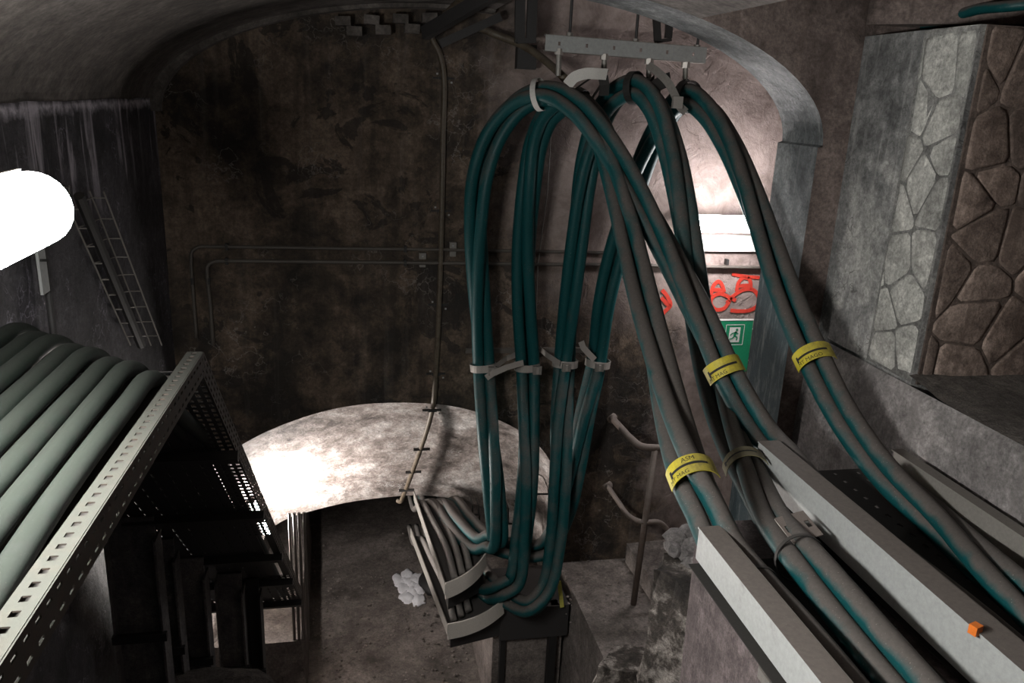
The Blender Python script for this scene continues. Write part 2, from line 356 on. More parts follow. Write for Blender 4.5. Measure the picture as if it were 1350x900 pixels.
v, f = grid(lin(-2.5, YB, 60), [-.105, -.11]+lin(-.13, ZF, 24), lambda y, z: V(((XL-.05 if z > -.108 else XL+.02)+.012*noise.noise(V((y*1.3, z*1.3, 0))), y, z+(.012*noise.noise(V((y*4, 0, 0))) if z > -.12 else 0))))
struct(obj('wall_left', v, f, M['wall_l'], None, True))
struct(MB().b2((-1.6, -2.6, -6), (4.5, -2.5, 2)).build('wall_behind', M['vault']))

# back wall with the lower opening cut into it
OUT = [(-1.42, ZF), (-1.42, -4.2), (-1.4, -3.5), (-1.27, -3.12), (-.9, -2.84), (-.46, -2.65), (-.08, -2.56), (.3, -2.54), (.76, -2.58), (1.1, -2.68),
       (1.45, -2.87), (1.67, -3.09), (1.8, -3.41), (1.84, -3.8), (1.86, -4.22), (1.86, ZF)]
def dens(P, n):
    s = spline([V((x, 0, z)) for x, z in P], n); return [(p.x, p.z) for p in s]
out = [OUT[0]]+dens(OUT[1:-1], 5)+[OUT[-1]]
m = MB()
for (x, z), (x2, z2) in zip(out[:-1], out[1:]):
    if abs(x2-x) > 1e-4: m.add([(x, YB, z), (x2, YB, z2), (x2, YB, 2.45), (x, YB, 2.45)], [(0, 1, 2, 3)])
m.add([(-2.2, YB, ZF), (out[0][0], YB, ZF), (out[0][0], YB, 2.45), (-2.2, YB, 2.45)], [(0, 1, 2, 3)])
m.add([(1.86, YB, ZF), (5.2, YB, ZF), (5.2, YB, 2.45), (1.86, YB, 2.45)], [(0, 1, 2, 3)])
struct(m.build('wall_back', M['wall_b']))
struct(MB().b2((5.2, YA-.5, -6), (5.3, YB, 2.4)).build('wall_right_far', M['arch_face']))

# flared mouth of the lower tunnel
INN = [(-1.0, ZF), (-1.0, -4.6), (-.97, -4.4), (-.9, -4.27), (-.72, -4.15), (-.41, -4.06), (-.11, -4.0), (.19, -3.97), (.58, -3.96), (.95, -4.02),
       (1.3, -4.15), (1.55, -4.32), (1.7, -4.52), (1.76, -4.75), (1.78, -5.), (1.78, ZF)]
inn = [INN[0]]+dens(INN[1:-1], 5)+[INN[-1]]
v = []; f = []; NS = 8
for s in range(NS+1):
    t = s/NS
    for (x, z), (x2, z2) in zip(out, inn):
        e = t**1.15
        nz = .02*noise.noise(V((x*2, t*3, z*2)))*math.sin(math.pi*t)
        v.append(V((x+(x2-x)*t, YB+1.0*t, z+(z2-z)*e+nz)))
n = len(out)
for s in range(NS):
    for i in range(n-1): f.append((s*n+i, s*n+i+1, (s+1)*n+i+1, (s+1)*n+i))
struct(obj('ceiling_tunnel_mouth', v, f, M['flare'], None, True))
# ragged lip of the plaster and the tunnel behind it
v = []; f = []
for j, y in enumerate((7.5, 7.56, 9., 11.5, 14.)):
    for i, (x, z) in enumerate(inn): v.append(V((x, y, z+(.06 if j else 0)+(.02*noise.noise(V((x*7, 0, 0))) if j == 1 else 0))))
for j in range(4):
    for i in range(n-1): f.append((j*n+i, j*n+i+1, (j+1)*n+i+1, (j+1)*n+i))
struct(obj('wall_tunnel', v, f, M['floor'], None, True))
struct(MB().b2((-1.2, 14., ZF), (2, 14.1, -3.5)).build('wall_tunnel_end', M['dirt']))
v, f = grid(lin(-2.3, 5.2, 50), lin(2., 14., 80), lambda x, y: V((x, y, ZF+.03*noise.noise(V((x*1.5, y*1.5, 3)))+.012*noise.noise(V((x*6, y*6, 3))))))
struct(obj('floor', v, f, M['floor'], None, True))

# transverse arch on the right, its jamb and brown face
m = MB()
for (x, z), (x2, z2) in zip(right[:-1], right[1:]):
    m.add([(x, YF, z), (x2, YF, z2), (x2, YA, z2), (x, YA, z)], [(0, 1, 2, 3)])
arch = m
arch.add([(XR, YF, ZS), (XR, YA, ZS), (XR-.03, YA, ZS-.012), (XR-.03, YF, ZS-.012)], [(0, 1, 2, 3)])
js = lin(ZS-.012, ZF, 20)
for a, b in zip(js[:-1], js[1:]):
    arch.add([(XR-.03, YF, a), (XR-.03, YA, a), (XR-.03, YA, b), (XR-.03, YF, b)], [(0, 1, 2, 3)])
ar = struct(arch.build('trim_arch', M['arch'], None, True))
m = MB()
for (x, z), (x2, z2) in zip(right[:-1], right[1:]):
    for y in (YF, YA): m.add([(x, y, z), (x2, y, z2), (x2, y, 2.45), (x, y, 2.45)], [(0, 1, 2, 3)])
for y in (YF, YA):
    m.add([(XR, y, ZF), (5.2, y, ZF), (5.2, y, 2.45), (XR, y, 2.45)], [(0, 1, 2, 3)]); m.add([(XR-.03, y, ZF), (XR, y, ZF), (XR, y, ZS-.012), (XR-.03, y, ZS-.012)], [(0, 1, 2, 3)])
struct(m.build('wall_arch', M['arch_face']))

# right-hand pier: whitewashed side, stone front
XP, YP = 3.0, 3.7; ZT, ZL = .44, -1.42
pier = struct(MB().b2((XP, YP, ZL-.6), (4.5, YF, ZT)).build('wall_pier', M['pier']))
struct(MB().b2((4.4, -2.5, -6), (4.5, YP+.2, 1.8)).build('wall_right', M['arch_face']))
def clip(poly, a, b):             # keep the side of poly nearer to a than b
    o = []; mid = ((a[0]+b[0])/2, (a[1]+b[1])/2); n = (b[0]-a[0], b[1]-a[1])
    sd = lambda p: (p[0]-mid[0])*n[0]+(p[1]-mid[1])*n[1]
    for p, q in zip(poly, poly[1:]+poly[:1]):
        s, t = sd(p), sd(q)
        if s <= 0: o.append(p)
        if (s < 0 < t) or (t < 0 < s): k = s/(s-t); o.append((p[0]+(q[0]-p[0])*k, p[1]+(q[1]-p[1])*k))
    return o
def stones(u0, u1, v0, v1, du, dv, place, nrm, mat, gap, proud, parent, rnd):
    pts = []; r = 0; vv = v0+dv/2
    while vv < v1+dv:
        uu = u0+(r % 2)*du*.5
        while uu < u1+du: pts.append((uu+rnd.uniform(-.45, .45)*du, vv+rnd.uniform(-.42, .42)*dv)); uu += du*rnd.uniform(.8, 1.3)
        vv += dv; r += 1
    for i, p in enumerate(pts):
        poly = [(u0, v0), (u1, v0), (u1, v1), (u0, v1)]
        for j, q in enumerate(pts):
            if i != j and (p[0]-q[0])**2+(p[1]-q[1])**2 < (3*du)**2: poly = clip(poly, p, q)
            if len(poly) < 3: break
        if len(poly) < 3: continue
        c = (sum(a for a, b in poly)/len(poly), sum(b for a, b in poly)/len(poly))
        rad = min(math.hypot(a-c[0], b-c[1]) for a, b in poly)
        if rad < .03: continue
        # soften the corners
        sm = []
        for a, b in zip(poly, poly[1:]+poly[:1]):
            sm += [(a[0]*.88+b[0]*.12, a[1]*.88+b[1]*.12), (a[0]*.12+b[0]*.88, a[1]*.12+b[1]*.88)]
        k0 = 1-gap/rad; pr = proud*rnd.uniform(.6, 1.3); n = len(sm); vs = []
        for kk, h in ((k0, -.01), (k0*.97, pr*.6), (k0*.85, pr)):
            vs += [place(c[0]+(a-c[0])*kk, c[1]+(b-c[1])*kk)+nrm*(h+(.006*noise.noise(V((a*9, b*9, i))) if h > 0 else 0)) for a, b in sm]
        fs = [(k*n+q, k*n+(q+1) % n, (k+1)*n+(q+1) % n, (k+1)*n+q) for k in range(2) for q in range(n)]+[tuple(2*n+q for q in range(n))]
        obj('stone', vs, fs, mat, parent, True)
rnd = random.Random(4)
stf = struct(MB().b2((XP+.03, YP-.012, ZL), (4.4, YP+.02, ZT)).build('wall_stone_front', M['joint']))
stones(XP+.05, 3.95, ZL, ZT, .27, .24, lambda u, z: V((u, YP-.012, z)), V((0, -1, 0)), M['bstone'], .005, .009, stf, rnd)
struct_strip = MB().b2((XP-.0015, YP+.003, ZL+.01), (XP+.01, YP+.41, ZT-.005)).build('joint_backing', M['wjoint'], pier)
stones(YP+.01, YP+.4, ZL+.02, ZT-.02, .2, .26, lambda y, z: V((XP, y, z)), V((-1, 0, 0)), M['wstone'], .0028, .0045, pier, rnd)
# ledge below the pier, battered grey side and dirt on top
m = MB()
ys = lin(-2.5, YF, 30); pr = [(4.4, ZL), (XP-.02, ZL), (XP-.04, ZL-.05), (2.93, -1.95), (2.93, ZF)]
for a, b in zip(ys[:-1], ys[1:]):
    for (x, z), (x2, z2) in list(zip(pr[:-1], pr[1:]))[1:]: m.add([(x, a, z), (x2, a, z2), (x2, b, z2), (x, b, z)], [(0, 1, 2, 3)])
struct(m.build('trim_ledge', M['ledge'], None, False))
v, f = grid(lin(XP-.02, 4.4, 16), lin(-2.5, YP, 50), lambda x, y: V((x, y, ZL+.03*max(0, noise.noise(V((x*4, y*4, 0))))+(.05*max(0, 1-(YP-y)/.3)))))
struct(obj('floor_ledge', v, f, M['dirt'], None, True))
# near platforms
struct(MB().b2((XL, -2.5, -2.1), (1.7, .5, -1.85)).build('floor_near', M['plat']))
v, f = grid(lin(1.72, 1.72, 1)[:1]+[1.7201], lin(-2.5, 3.35, 2), lambda x, y: V((x, y, -2)))
m = MB().hexa([(1.72, -2.5, ZF), (2.9, -2.5, ZF), (2.9, 3.3, ZF), (1.68, 3.3, ZF), (1.66, -2.5, -2.0), (2.92, -2.5, -2.0), (2.92, 3.35, -2.0), (1.66, 3.35, -2.0)])
struct(m.build('wall_plinth', M['pink']))
# lower right platform with battered left side, plinth under the lower trays, kerb at the left of the tunnel
m = MB().hexa([(1.55, 4.2, ZF), (5.2, 4.2, ZF), (5.2, YB, ZF), (1.8, YB, ZF), (1.9, 4.2, -4.22), (5.2, 4.2, -4.22), (5.2, YB, -4.22), (1.86, YB, -4.22)])
struct(m.build('floor_platform', M['plat']))
struct(MB().b2((1.16, 6.05, ZF), (1.8, 7.3, -4.62)).build('trim_plinth', M['plat']))
struct(MB().hexa([(-1.4, 6.62, ZF), (-.52, 6.62, ZF), (-.62, 9.5, ZF), (-1.4, 9.5, ZF), (-1.4, 6.62, -4.95), (-.56, 6.62, -4.95), (-.66, 9.5, -4.95), (-1.4, 9.5, -4.95)]).build('trim_kerb', M['floor']))

# ------------------------------------------------------------ lamps
def tube_lamp(name, label, a, b, r, mat, body, wall_dir, group=None):
    """tube lamp from a to b: glowing diffuser, two end caps and a back housing on the side of wall_dir"""
    t = thing(name, label, 'lamp'); a = V(a); b = V(b); d = (b-a).normalized(); wd = V(wall_dir)
    pts = [a+d*.012]+[a+(b-a)*k for k in (.02, .5, .98)]+[b-d*.012]
    v, f = tube([a, a+d*.02, b-d*.02, b], [r*.86, r, r, r*.86], 24); obj('diffuser', v, f, mat, t, True)
    for p, s in ((a, -1), (b, 1)):
        v, f = tube([p-d*s*.002, p+d*s*.018, p+d*s*.03], [r*.9, r*.86, r*.5], 20); obj('end_cap', v, f, M[body], t, True)
    MB().bar(a+wd*(r+.012), b+wd*(r+.012), r*1.5, .03, wd).build('housing', M[body], t)
    return t
q0 = aX(-250, 330, -.8)
nl = tube_lamp('tube_lamp', 'glaring round-ended tube lamp on the left, above the grey-green cables', (-.84, 1.0, -.335), (-.84, 2.36, -.335), .098, M['lamp_n'], 'galv_d', (-1, 0, .1))
pl = MB().bar(aX(50, 310, -1.39), aX(60, 386, -1.39), .085, .012, V((1, 0, 0))).build('mounting_plate', M['galv'], nl)
MB().bar(aX(53, 343, -1.382), aX(62, 343, -1.382), .012, .014, V((1, 0, 0))).build('slot', M['ink'], pl)
pz = aX(66, 380, -1.4)
MB().tube([(-1.41, pz.y, -.5), (-1.41, pz.y, -1.4)], .016).build('pole', M['dark'], nl)
MB().bar((-.9, 2.3, -.38), (-1.41, pz.y, -.6), .03, .02).build('arm', M['galv_d'], nl)
MB().bar((-.85, 1.3, -.232), (-.85, 2.3, -.232), .012, .01).build('clip', M['galv_d'], nl)

wl = tube_lamp('wall_tube_lamp', 'bright white tube lamp on the back wall, seen between the hanging cables', (2.7, 6.16, -.915), (3.32, 6.16, -.915), .07, M['lamp_w'], 'swhite', (0, 1, 0))
for x_ in (2.85, 3.17): MB().b2((x_, 6.24, -.94), (x_+.03, 6.49, -.89)).build('wall_arm', M['galv_d'], wl)
MB().b2((2.87, 6.46, -1.2), (3.5, 6.49, -1.06)).build('back_plate', M['swhite'], wl)
pit = tube_lamp('pit_tube_lamp', 'small tube lamp glowing behind the perforated sloping tray', aY(333, 660, 6.78), aY(353, 703, 6.82), .035, M['lamp_p'], 'dark', (-.9, .3, 0))
MB().bar(aY(340, 682, 6.82), aY(340, 682, 6.82)+V((-.4, .0, .1)), .03, .03).build('wall_arm', M['dark'], pit)

# ------------------------------------------------------------ left tray with its cables
lt = thing('perforated_tray', 'rusty perforated cable tray on the left, level then sloping down into the pit', 'cable tray')
A = V((-.62, .2, -.945)); B = V((-.62, 3.3, -1.045)); C = V((-.46, 5.65, -3.75)); HT = .095
perf('side_rail', A-V((0, 0, HT)), B-A, V((0, 0, HT)), 52, 2, .5, .22, .004, M['rusty'], lt)
perf('top_flange', A+V((-.062, 0, 0)), B-A, V((.06, 0, 0)), 60, 1, .42, .3, .004, M['rusty'], lt)
MB().b2((-1.43, .2, -1.09), (-.63, 3.1, -1.075)).build('tray_base', M['base_d'], lt)
MB().b2((-1.435, .2, -1.09), (-1.425, 3.2, -.98)).build('side_rail', M['rusty'], lt)
d = (C-B); dn = d.normalized(); nrm = V((0, -dn.z, dn.y)).normalized()
if nrm.z < 0: nrm = -nrm
nrm = V((0, nrm.y, nrm.z)).normalized()
perf('sloping_rail', B-nrm*HT, d, nrm*HT, 70, 3, .55, .4, .004, M['rusty'], lt)
wv = V((-.74, 0, 0))
o0 = B-nrm*(HT-.005); 
perf('sloping_base', o0+wv*.2, d, wv*.8, 40, 7, .5, .12, .003, M['darker'], lt)
perf('sloping_base', o0, d*.56, wv*.2, 44, 4, .55, .5, .003, M['darker'], lt)
perf('sloping_base', o0+d*.80, d*.2, wv*.2, 16, 4, .55, .5, .003, M['darker'], lt)
MB().hexa([p+nrm*h for h in (0, .004) for p in (o0+d*.56, o0+d*.56+wv*.06, o0+d*.8+wv*.06, o0+d*.8)]).build('sloping_base', M['darker'], lt)
MB().hexa([p+nrm*h for h in (0, .004) for p in (o0+d*.56+wv*.13, o0+d*.56+wv*.2, o0+d*.8+wv*.2, o0+d*.8+wv*.13)]).build('sloping_base', M['darker'], lt)
perf('sloping_rail', B+wv-nrm*HT, d, nrm*HT, 40, 2, .5, .3, .004, M['darker'], lt)
for k in (.22, .45, .67, .83, .99):
    p = o0+d*k-nrm*.025; MB().bar(p+V((.01, 0, 0)), p+wv, .05, .045, nrm).build('rung', M['darker'], lt)
NL = 8
places = ['cable nearest the perforated rail', 'second cable from the perforated rail', 'third cable from the perforated rail', 'fourth cable from the perforated rail',
          'fifth cable from the perforated rail', 'sixth cable from the perforated rail', 'seventh cable from the perforated rail', 'cable nearest the left wall']
rnd = random.Random(2)
for i in range(NL):
    x = -.745-i*.088; z = -1.03+(.012 if i % 2 else 0)+i*.004; yb = 2.86+.075*i
    j = lambda: rnd.uniform(-.008, .008)
    P = [(x+j(), .2, z), (x+j(), 1.2, z+j()), (x+j(), 2., z+.01+j()), (x, yb-.2, z+.015), (x, yb+.05, z+.005), (x+.004, yb+.22, z-.07), (x+.012, yb+.35, z-.22)]
    s0 = V((x+.02, yb+.5, z-.42))
    k0 = (s0.y-B.y)/d.y
    for k in (max(k0+.06, .22), .5, .75, .98): P.append(B+d*k+V((x+.62, 0, 0))+nrm*(-HT+.052))
    v, f = tube(spline(P, 6), .034, 14)
    tag(obj('power_cable', v, f, M['green'], None, True), 'dusty grey-green %s in the left tray' % places[i], 'cable', 'cables in the left tray')
# uprights below the left tray
ups = [(135, 198, 640, 905, 4.25, 'timber', 'broad grimy upright leftmost under the sloping tray'), (196, 226, 690, 860, 4.5, 'timber', 'narrow grimy upright second from left under the sloping tray'),
       (228, 262, 665, 890, 4.75, 'timber', 'grimy upright third from left under the sloping tray'), (284, 316, 730, 905, 5.0, 'timber', 'grimy upright fourth from left under the sloping tray'),
       (326, 342, 790, 905, 5.1, 'darker', 'black slim upright rightmost under the sloping tray')]
for a, b, t_, bt, Y, mt_, lb in ups:
    u = thing('tray_upright', lb, 'post', 'uprights under the sloping tray')
    p = aY(a, t_, Y); q = aY(b, t_, Y); zt = p.z; x0, x1 = p.x, q.x
    hw = (x1-x0)
    zt = min(zt+.35, B.z+(Y-B.y)/d.y*d.z-.16)
    MB().b2((x0, Y, ZF), (x1, Y+.02, zt)).build('web', M[mt_], u)
    MB().b2((x0-.012, Y-.06, ZF), (x0, Y+.08, zt-.05)).build('flange', M[mt_], u)
    MB().b2((x1, Y-.06, ZF), (x1+.012, Y+.08, zt-.12)).build('flange', M[mt_], u)
    MB().b2((x0-.02, Y-.08, zt-.75), (x1+.03, Y-.05, zt-.70)).build('bracket', M['darker'], u)
v, f = lump(aY(262, 925, 4.3), .36, 5, 3, (1.15, .7, .35), .25)
tag(obj('concrete_stub', v, f, M['dirt'], None, False), 'dirty rounded concrete stub at the bottom edge below the uprights', 'concrete')
# pipes against the kerb left of the tunnel
for i in range(4):
    a = aY(381+i*6.5, 690, 6.58); MB().tube([(a.x, 6.64, -4.95), (a.x, 6.64, -3.62)], .014, 8).build('riser_pipe', M['pipe'])
    o = bpy.context.scene.collection.objects[-1]; tag(o, 'thin grey riser pipe in the row at the left of the tunnel mouth', 'pipe', 'riser pipes at the tunnel mouth')

# wire basket tray on the left wall
wb = thing('wire_basket_tray', 'thin wire basket tray climbing the stained left wall', 'cable tray')
a0, a1 = aX(88, 268, -1.405), aX(172, 455, -1.405); b0, b1 = aX(118, 252, -1.405), aX(199, 455, -1.405)
off = V((.07, 0, 0))
for p, q in ((a0, a1), (b0, b1), (b0+off, b1+off), (a0*.5+b0*.5, a1*.5+b1*.5)): MB().tube([p, q], .005, 6).build('long_wire', M['galv_d'], wb)
for i in range(9):
    t = (i+.3)/9; p = a0.lerp(a1, t); q = b0.lerp(b1, t); MB().tube(spline([p+off*.6, p, p.lerp(q, .5), q, q+off*.35, q+off], 3), .004, 6).build('rung', M['galv_d'], wb)
MB().tube([a0.lerp(b0, .3)+V((.025, 0, .02)), a1.lerp(b1, .3)+V((.025, 0, 0))], .028, 8).build('inner_cable', M['black'], wb)
for p0 in ((72, 250), (72, 262)): MB().tube([aX(*p0, -1.42), aX(p0[0]+20, p0[1]-4, -1.42)], .004, 6).build('long_wire', M['galv_d'], wb)
for x_ in (80, 91): MB().tube([aX(x_, 244, -1.42), aX(x_+1, 277, -1.42)], .004, 6).build('rung', M['galv_d'], wb)

# ------------------------------------------------------------ conduits on the back wall
cdt = thing('vertical_conduit', 'long brownish conduit running down the dark wall on to the tunnel mouth', 'pipe')
YW = YB-.035
P = [aY(612, -4, 5.9), aY(592, 14, 6.2), aY(572, 38, YW-.02), aY(569, 48, YW), aY(580, 72, YW), aY(585, 100, YW), aY(584, 180, YW), aY(582, 300, YW), aY(578, 420, YW), aY(574, 500, YW), aY(572, 528, YW), aY(566, 556, 6.62), aY(548, 610, 7.0), aY(531, 655, 7.36), aY(528, 661, 7.4), aY(524, 660, 7.44)]
v, f = tube(spline(P, 5), .022, 10); obj('pipe_run', v, f, M['conduit'], cdt, True)
for px, py in ((585, 103), (582, 278), (578, 402), (575, 493), (570, 541)):
    c = aY(px, py, YW+.01)
    k = MB().box(c, (.075, .02, .022)).box(c+V((.055, .012, 0)), (.045, .02, .014)).box(c+V((-.06, .012, 0)), (.05, .02, .014)).build('pipe_clip', M['black'], cdt)
    for sx, sz in ((.06, -.03), (-.05, .03)): MB().box(c+V((sx, -.004, sz)), (.014, .012, .014)).build('screw', M['galv'], k)
for px, py, Y in ((556, 592, 6.85), (545, 622, 7.08), (536, 646, 7.26)):
    c = aY(px, py, Y); MB().box(c, (.15, .02, .02)).build('pipe_clip', M['black'], cdt)
def wall_pipe(label, pts, r, clips):
    t = thing('horizontal_conduit', label, 'pipe', 'paired conduits on the back wall')
    v, f = tube(spline([aY(*p, YW) for p in pts], 5), r, 8); obj('pipe_run', v, f, M['pipe'], t, True)
    for p in clips: MB().box(aY(*p, YW+.01), (.022, .05, .05)).build('pipe_clip', M['black'], t)
    return t
wall_pipe('upper thin conduit of the pair crossing the dark back wall', [(259, 445), (255, 390), (252, 345), (253, 332), (262, 325.5), (275, 325), (420, 327), (585, 329), (640, 330), (770, 332.5), (850, 334)], .014, [(299, 325), (534, 328), (254, 370), (700, 331)])
wall_pipe('lower thin conduit of the pair, ending below the wall lamp', [(281, 455), (277, 400), (273, 358), (274, 350), (283, 344.5), (296, 344), (420, 345), (560, 346.5), (700, 348), (835, 349.5), (925, 351.5), (1010, 353)], .016, [(299, 344), (534, 346), (275, 370), (756, 349), (958, 345)])
for px, py, lb in ((597, 323, 'small grey clip box just right of the vertical conduit'), (557, 337, 'small grey clip box just left of the vertical conduit')):
    t = thing('clip_box', lb, 'box', 'clip boxes by the conduit'); c = aY(px, py, YB-.02)
    MB().box(c, (.055, .04, .05)).build('body', M['galv_d'], t); MB().box(c+V((.0, 0, -.07)), (.05, .03, .045)).build('foot', M['galv_d'], t)
    MB().box(c+V((.0, -.022, 0)), (.014, .01, .014)).build('screw', M['galv'], t)
# thin wire down the wall between the loops
tag(MB().tube([aY(729, 128, 6.46), aY(722, 250, 6.46), aY(709, 350, 6.46), aY(706, 440, 6.46)], .004, 6).build('hanging_wire', M['galv_d']), 'thin wire hanging down the wall behind the second cable loop', 'wire')

# steel at the edge of the vault
def hanger_bars(label, pts, Y, wd, foot):
    t = thing('hanger_bracket', label, 'bracket', 'dark brackets under the crown')
    for a, b in pts: MB().bar(aY(*a, Y), aY(*b, Y), wd, .03, V((0, 1, 0))).build('flat_bar', M['dark'], t)
    MB().bar(aY(*foot[0], Y), aY(*foot[1], Y), wd*.5, .05, V((0, 1, 0))).build('foot_bar', M['dark'], t)
hanger_bars('dark pair of flat bars hanging left of the cable hanger rail', [((686, -30), (685, 56)), ((703, -30), (700, 52))], 6.0, .07, ((681, 54), (706, 53)))
hanger_bars('dark U-shaped bracket hanging above the right of the hanger rail', [((863, -20), (867, 54)), ((886, -20), (881, 50))], 5.95, .05, ((864, 55), (884, 52)))
tag(MB().b2(aY(683, 58, 6.3), aY(703, 92, 6.4)).build('steel_stub', M['dark']), 'dark square steel stub below the pair of hanging bars', 'bracket')
tag(MB().bar(aY(560, 44, 6.2), aY(655, -12, 5.6), .06, .09).build('steel_beam', M['dark']), 'dark slanting steel beam at the crown beside the conduit', 'beam')
tag(MB().bar(aY(580, 58, 6.3), aY(660, 22, 6.3), .05, .06).build('steel_angle', M['dark']), 'short dark steel angle just below the slanting beam', 'beam')
v, f = tube(spline([aY(632, 36, 6.35), aY(655, 46, 6.35), aY(690, 60, 6.25), aY(725, 85, 6.05), aY(745, 104, 5.9)], 5), .03, 10)
tag(obj('stay_pipe', v, f, M['conduit'], None, True), 'dull slanting pipe running down to the left end of the hanger rail', 'pipe')

# ------------------------------------------------------------ hanger rail
hr = thing('cable_hanger_rail', 'pale slotted channel rail hung on thin rods above the cable loops', 'rail')
YH = 5.8; r0, r1 = aY(719, 56, YH), aY(931, 73, YH)
u = (r1-r0); ul = u.length; un = u.normalized(); upv = V((0, 0, 1)); upv = (upv-un*upv.dot(un)).normalized()
perf('channel_web', r0-upv*.052, u, upv*.104, 6, 1, .09, .25, .006, M['galv'], hr)
bk = V((0, .05, 0))
for s in (-1, 1): MB().hexa([p+upv*s*.052+upv*k for k in (-.004, .004) for p in (r0, r1, r1+bk, r0+bk)]).build('channel_lip', M['galv_d'], hr)
for px, py in ((751, 48), (838, 56), (919, 64)):
    c = aY(px, py, YH+.03); MB().tube([c, c+V((0.005, 0, .75))], .011, 8).build('rod', M['dark'], hr)
    MB().tube([c+V((0, 0, .0)), c+V((0, 0, .025))], .022, 6).build('nut', M['galv_d'], hr)
HK = []
for px, pt, pb in ((737, 66, 100), (797, 73, 100), (856, 79, 108), (904, 84, 112)):
    a, b = aY(px, pt, YH+.02), aY(px-1, pb, YH+.02); MB().tube([a, b], .02, 8).build('hook_rod', M['galv_d'], hr); HK.append(b)
    MB().tube([a-V((0, 0, .03)), a+V((0, 0, .01))], .033, 6).build('nut', M['band'], hr)

# ------------------------------------------------------------ teal cable bundles
DC = .094
def yz(l):
    o = []
    for p in l: o.append(V(p[1:]) if p[0] == 'w' else (aY(p[0], p[1], p[2])))
    return o
B1 = yz([('w', .66, 8.4, -4.3), ('w', .7, 7.6, -4.14), ('w', .77, 7.1, -3.88), ('w', .86, 6.6, -3.8), ('w', 1.02, 6.16, -3.77), ('w', 1.1, 6.0, -3.64), (654, 715, 5.93), (652, 650, 5.95), (645, 570, 6.05), (637, 483, 6.22), (631, 400, 6.16), (629, 300, 6.05), (634, 230, 6.0),
         (652, 175, 5.95), (684, 136, 5.85), (722, 124, 5.72), (760, 142, 5.55), (800, 190, 5.38), (845, 264, 5.12), (890, 352, 4.8), (925, 425, 4.42), (955, 490, 4.15), (985, 541, 3.99), (1012, 578, 3.84), ('w', 2.27, 3.55, -1.8), ('w', 2.25, 3.1, -1.83), ('w', 2.24, 2., -1.83), ('w', 2.22, .4, -1.83)])
B2 = yz([('w', .68, 8.2, -4.2), ('w', .8, 7.2, -4.2), ('w', .95, 6.5, -4.2), ('w', 1.1, 6.05, -4.17), ('w', 1.2, 5.86, -4.02), (680, 765, 5.85), (690, 700, 5.9), (695, 630, 5.95), (695, 560, 6.1), (695, 482, 6.22), (692, 400, 6.16), (692, 320, 6.1), (698, 240, 6.0),
         (707, 185, 5.95), (724, 150, 5.86), (752, 134, 5.74), (780, 156, 5.6), (802, 206, 5.4), (825, 285, 5.12), (843, 362, 4.75), (862, 450, 4.2), (886, 550, 3.55), (914, 632, 3.08), (934, 672, 2.94), ('w', 1.525, 2.77, -1.8), ('w', 1.535, 2.5, -1.832), ('w', 1.54, 2.2, -1.832), ('w', 1.53, 1.2, -1.832), ('w', 1.52, .4, -1.832)])
B3 = yz([('w', .8, 8.2, -4.2), ('w', .95, 7.2, -4.2), ('w', 1.05, 6.5, -4.19), ('w', 1.16, 6.1, -4.17), ('w', 1.33, 5.82, -4.17), (700, 800, 5.72), (722, 775, 5.76), (733, 715, 5.84), (737, 640, 5.92), (739, 560, 6.06), (745, 478, 6.22), (752, 400, 6.16), (760, 320, 6.1), (768, 250, 6.05), (778, 200, 6.0),
         (795, 152, 5.92), (815, 126, 5.82), (840, 116, 5.7), (863, 138, 5.58), (883, 192, 5.42), (898, 262, 5.18), (910, 340, 4.98), (922, 420, 4.75), (940, 500, 4.42), (963, 572, 3.92), (988, 628, 3.45), (1018, 690, 3.03), ('w', 1.82, 2.58, -1.81), ('w', 1.82, 2.1, -1.832), ('w', 1.82, .4, -1.832)])
B4 = yz([('w', .8, 8.4, -4.32), ('w', .84, 7.6, -4.16), ('w', .92, 7.1, -3.88), ('w', 1., 6.6, -3.8), ('w', 1.12, 6.25, -3.78), ('w', 1.3, 6.1, -3.78), (716, 722, 6.02), (742, 678, 6.06), (757, 620, 6.1), (771, 550, 6.16), (788, 478, 6.26), (797, 400, 6.2), (809, 340, 6.15), (824, 285, 6.1), (843, 225, 6.05),
         (864, 178, 5.95), (886, 145, 5.85), (908, 128, 5.7), (934, 146, 5.5), (960, 188, 5.28), (984, 246, 5.0), (1008, 316, 4.7), (1036, 392, 4.36), (1074, 475, 3.98), (1115, 550, 3.65), (1170, 622, 3.32), (1240, 688, 2.95), ('w', 2.56, 2.4, -1.8), ('w', 2.5, 1.7, -1.82), ('w', 2.5, .4, -1.82)])
BT = []
for n_, (P, lb, ph, tw) in enumerate(((B1, 'leftmost loop bundle, tied with a white strap at its top', .3, 1.3), (B2, 'second loop bundle from left, hanging behind the first', 1.2, -1.1),
                                  (B3, 'third loop bundle from left, hung under the hanger rail', 2.2, 1.2), (B4, 'rightmost loop bundle, passing before the arch jamb', .9, 1.0))):
    c = spline(P, 7); fr = frames(c); L = 0.; Ls = [0.]
    for a, b in zip(c[:-1], c[1:]): L += (b-a).length; Ls.append(L)
    BT.append((c, fr))
    pos = ('first', 'second', 'third')
    for k in range(3):
        pts = []
        for i, p in enumerate(c):
            a = ph+2*math.pi*k/3+tw*Ls[i]/1.3+.5*math.sin(Ls[i]*1.1+k)*.3
            rr = DC*.585*(1+.10*math.sin(Ls[i]*2.3+n_*2+k))
            pts.append(p+(fr[i][1]*math.cos(a)+fr[i][2]*math.sin(a))*rr)
        v, f = tube(pts, DC/2, 14)
        tag(obj('teal_cable', v, f, M['teal'], None, True), 'teal cable twisted in the %s' % lb, 'cable', 'cables of the %s' % lb.split(',')[0])
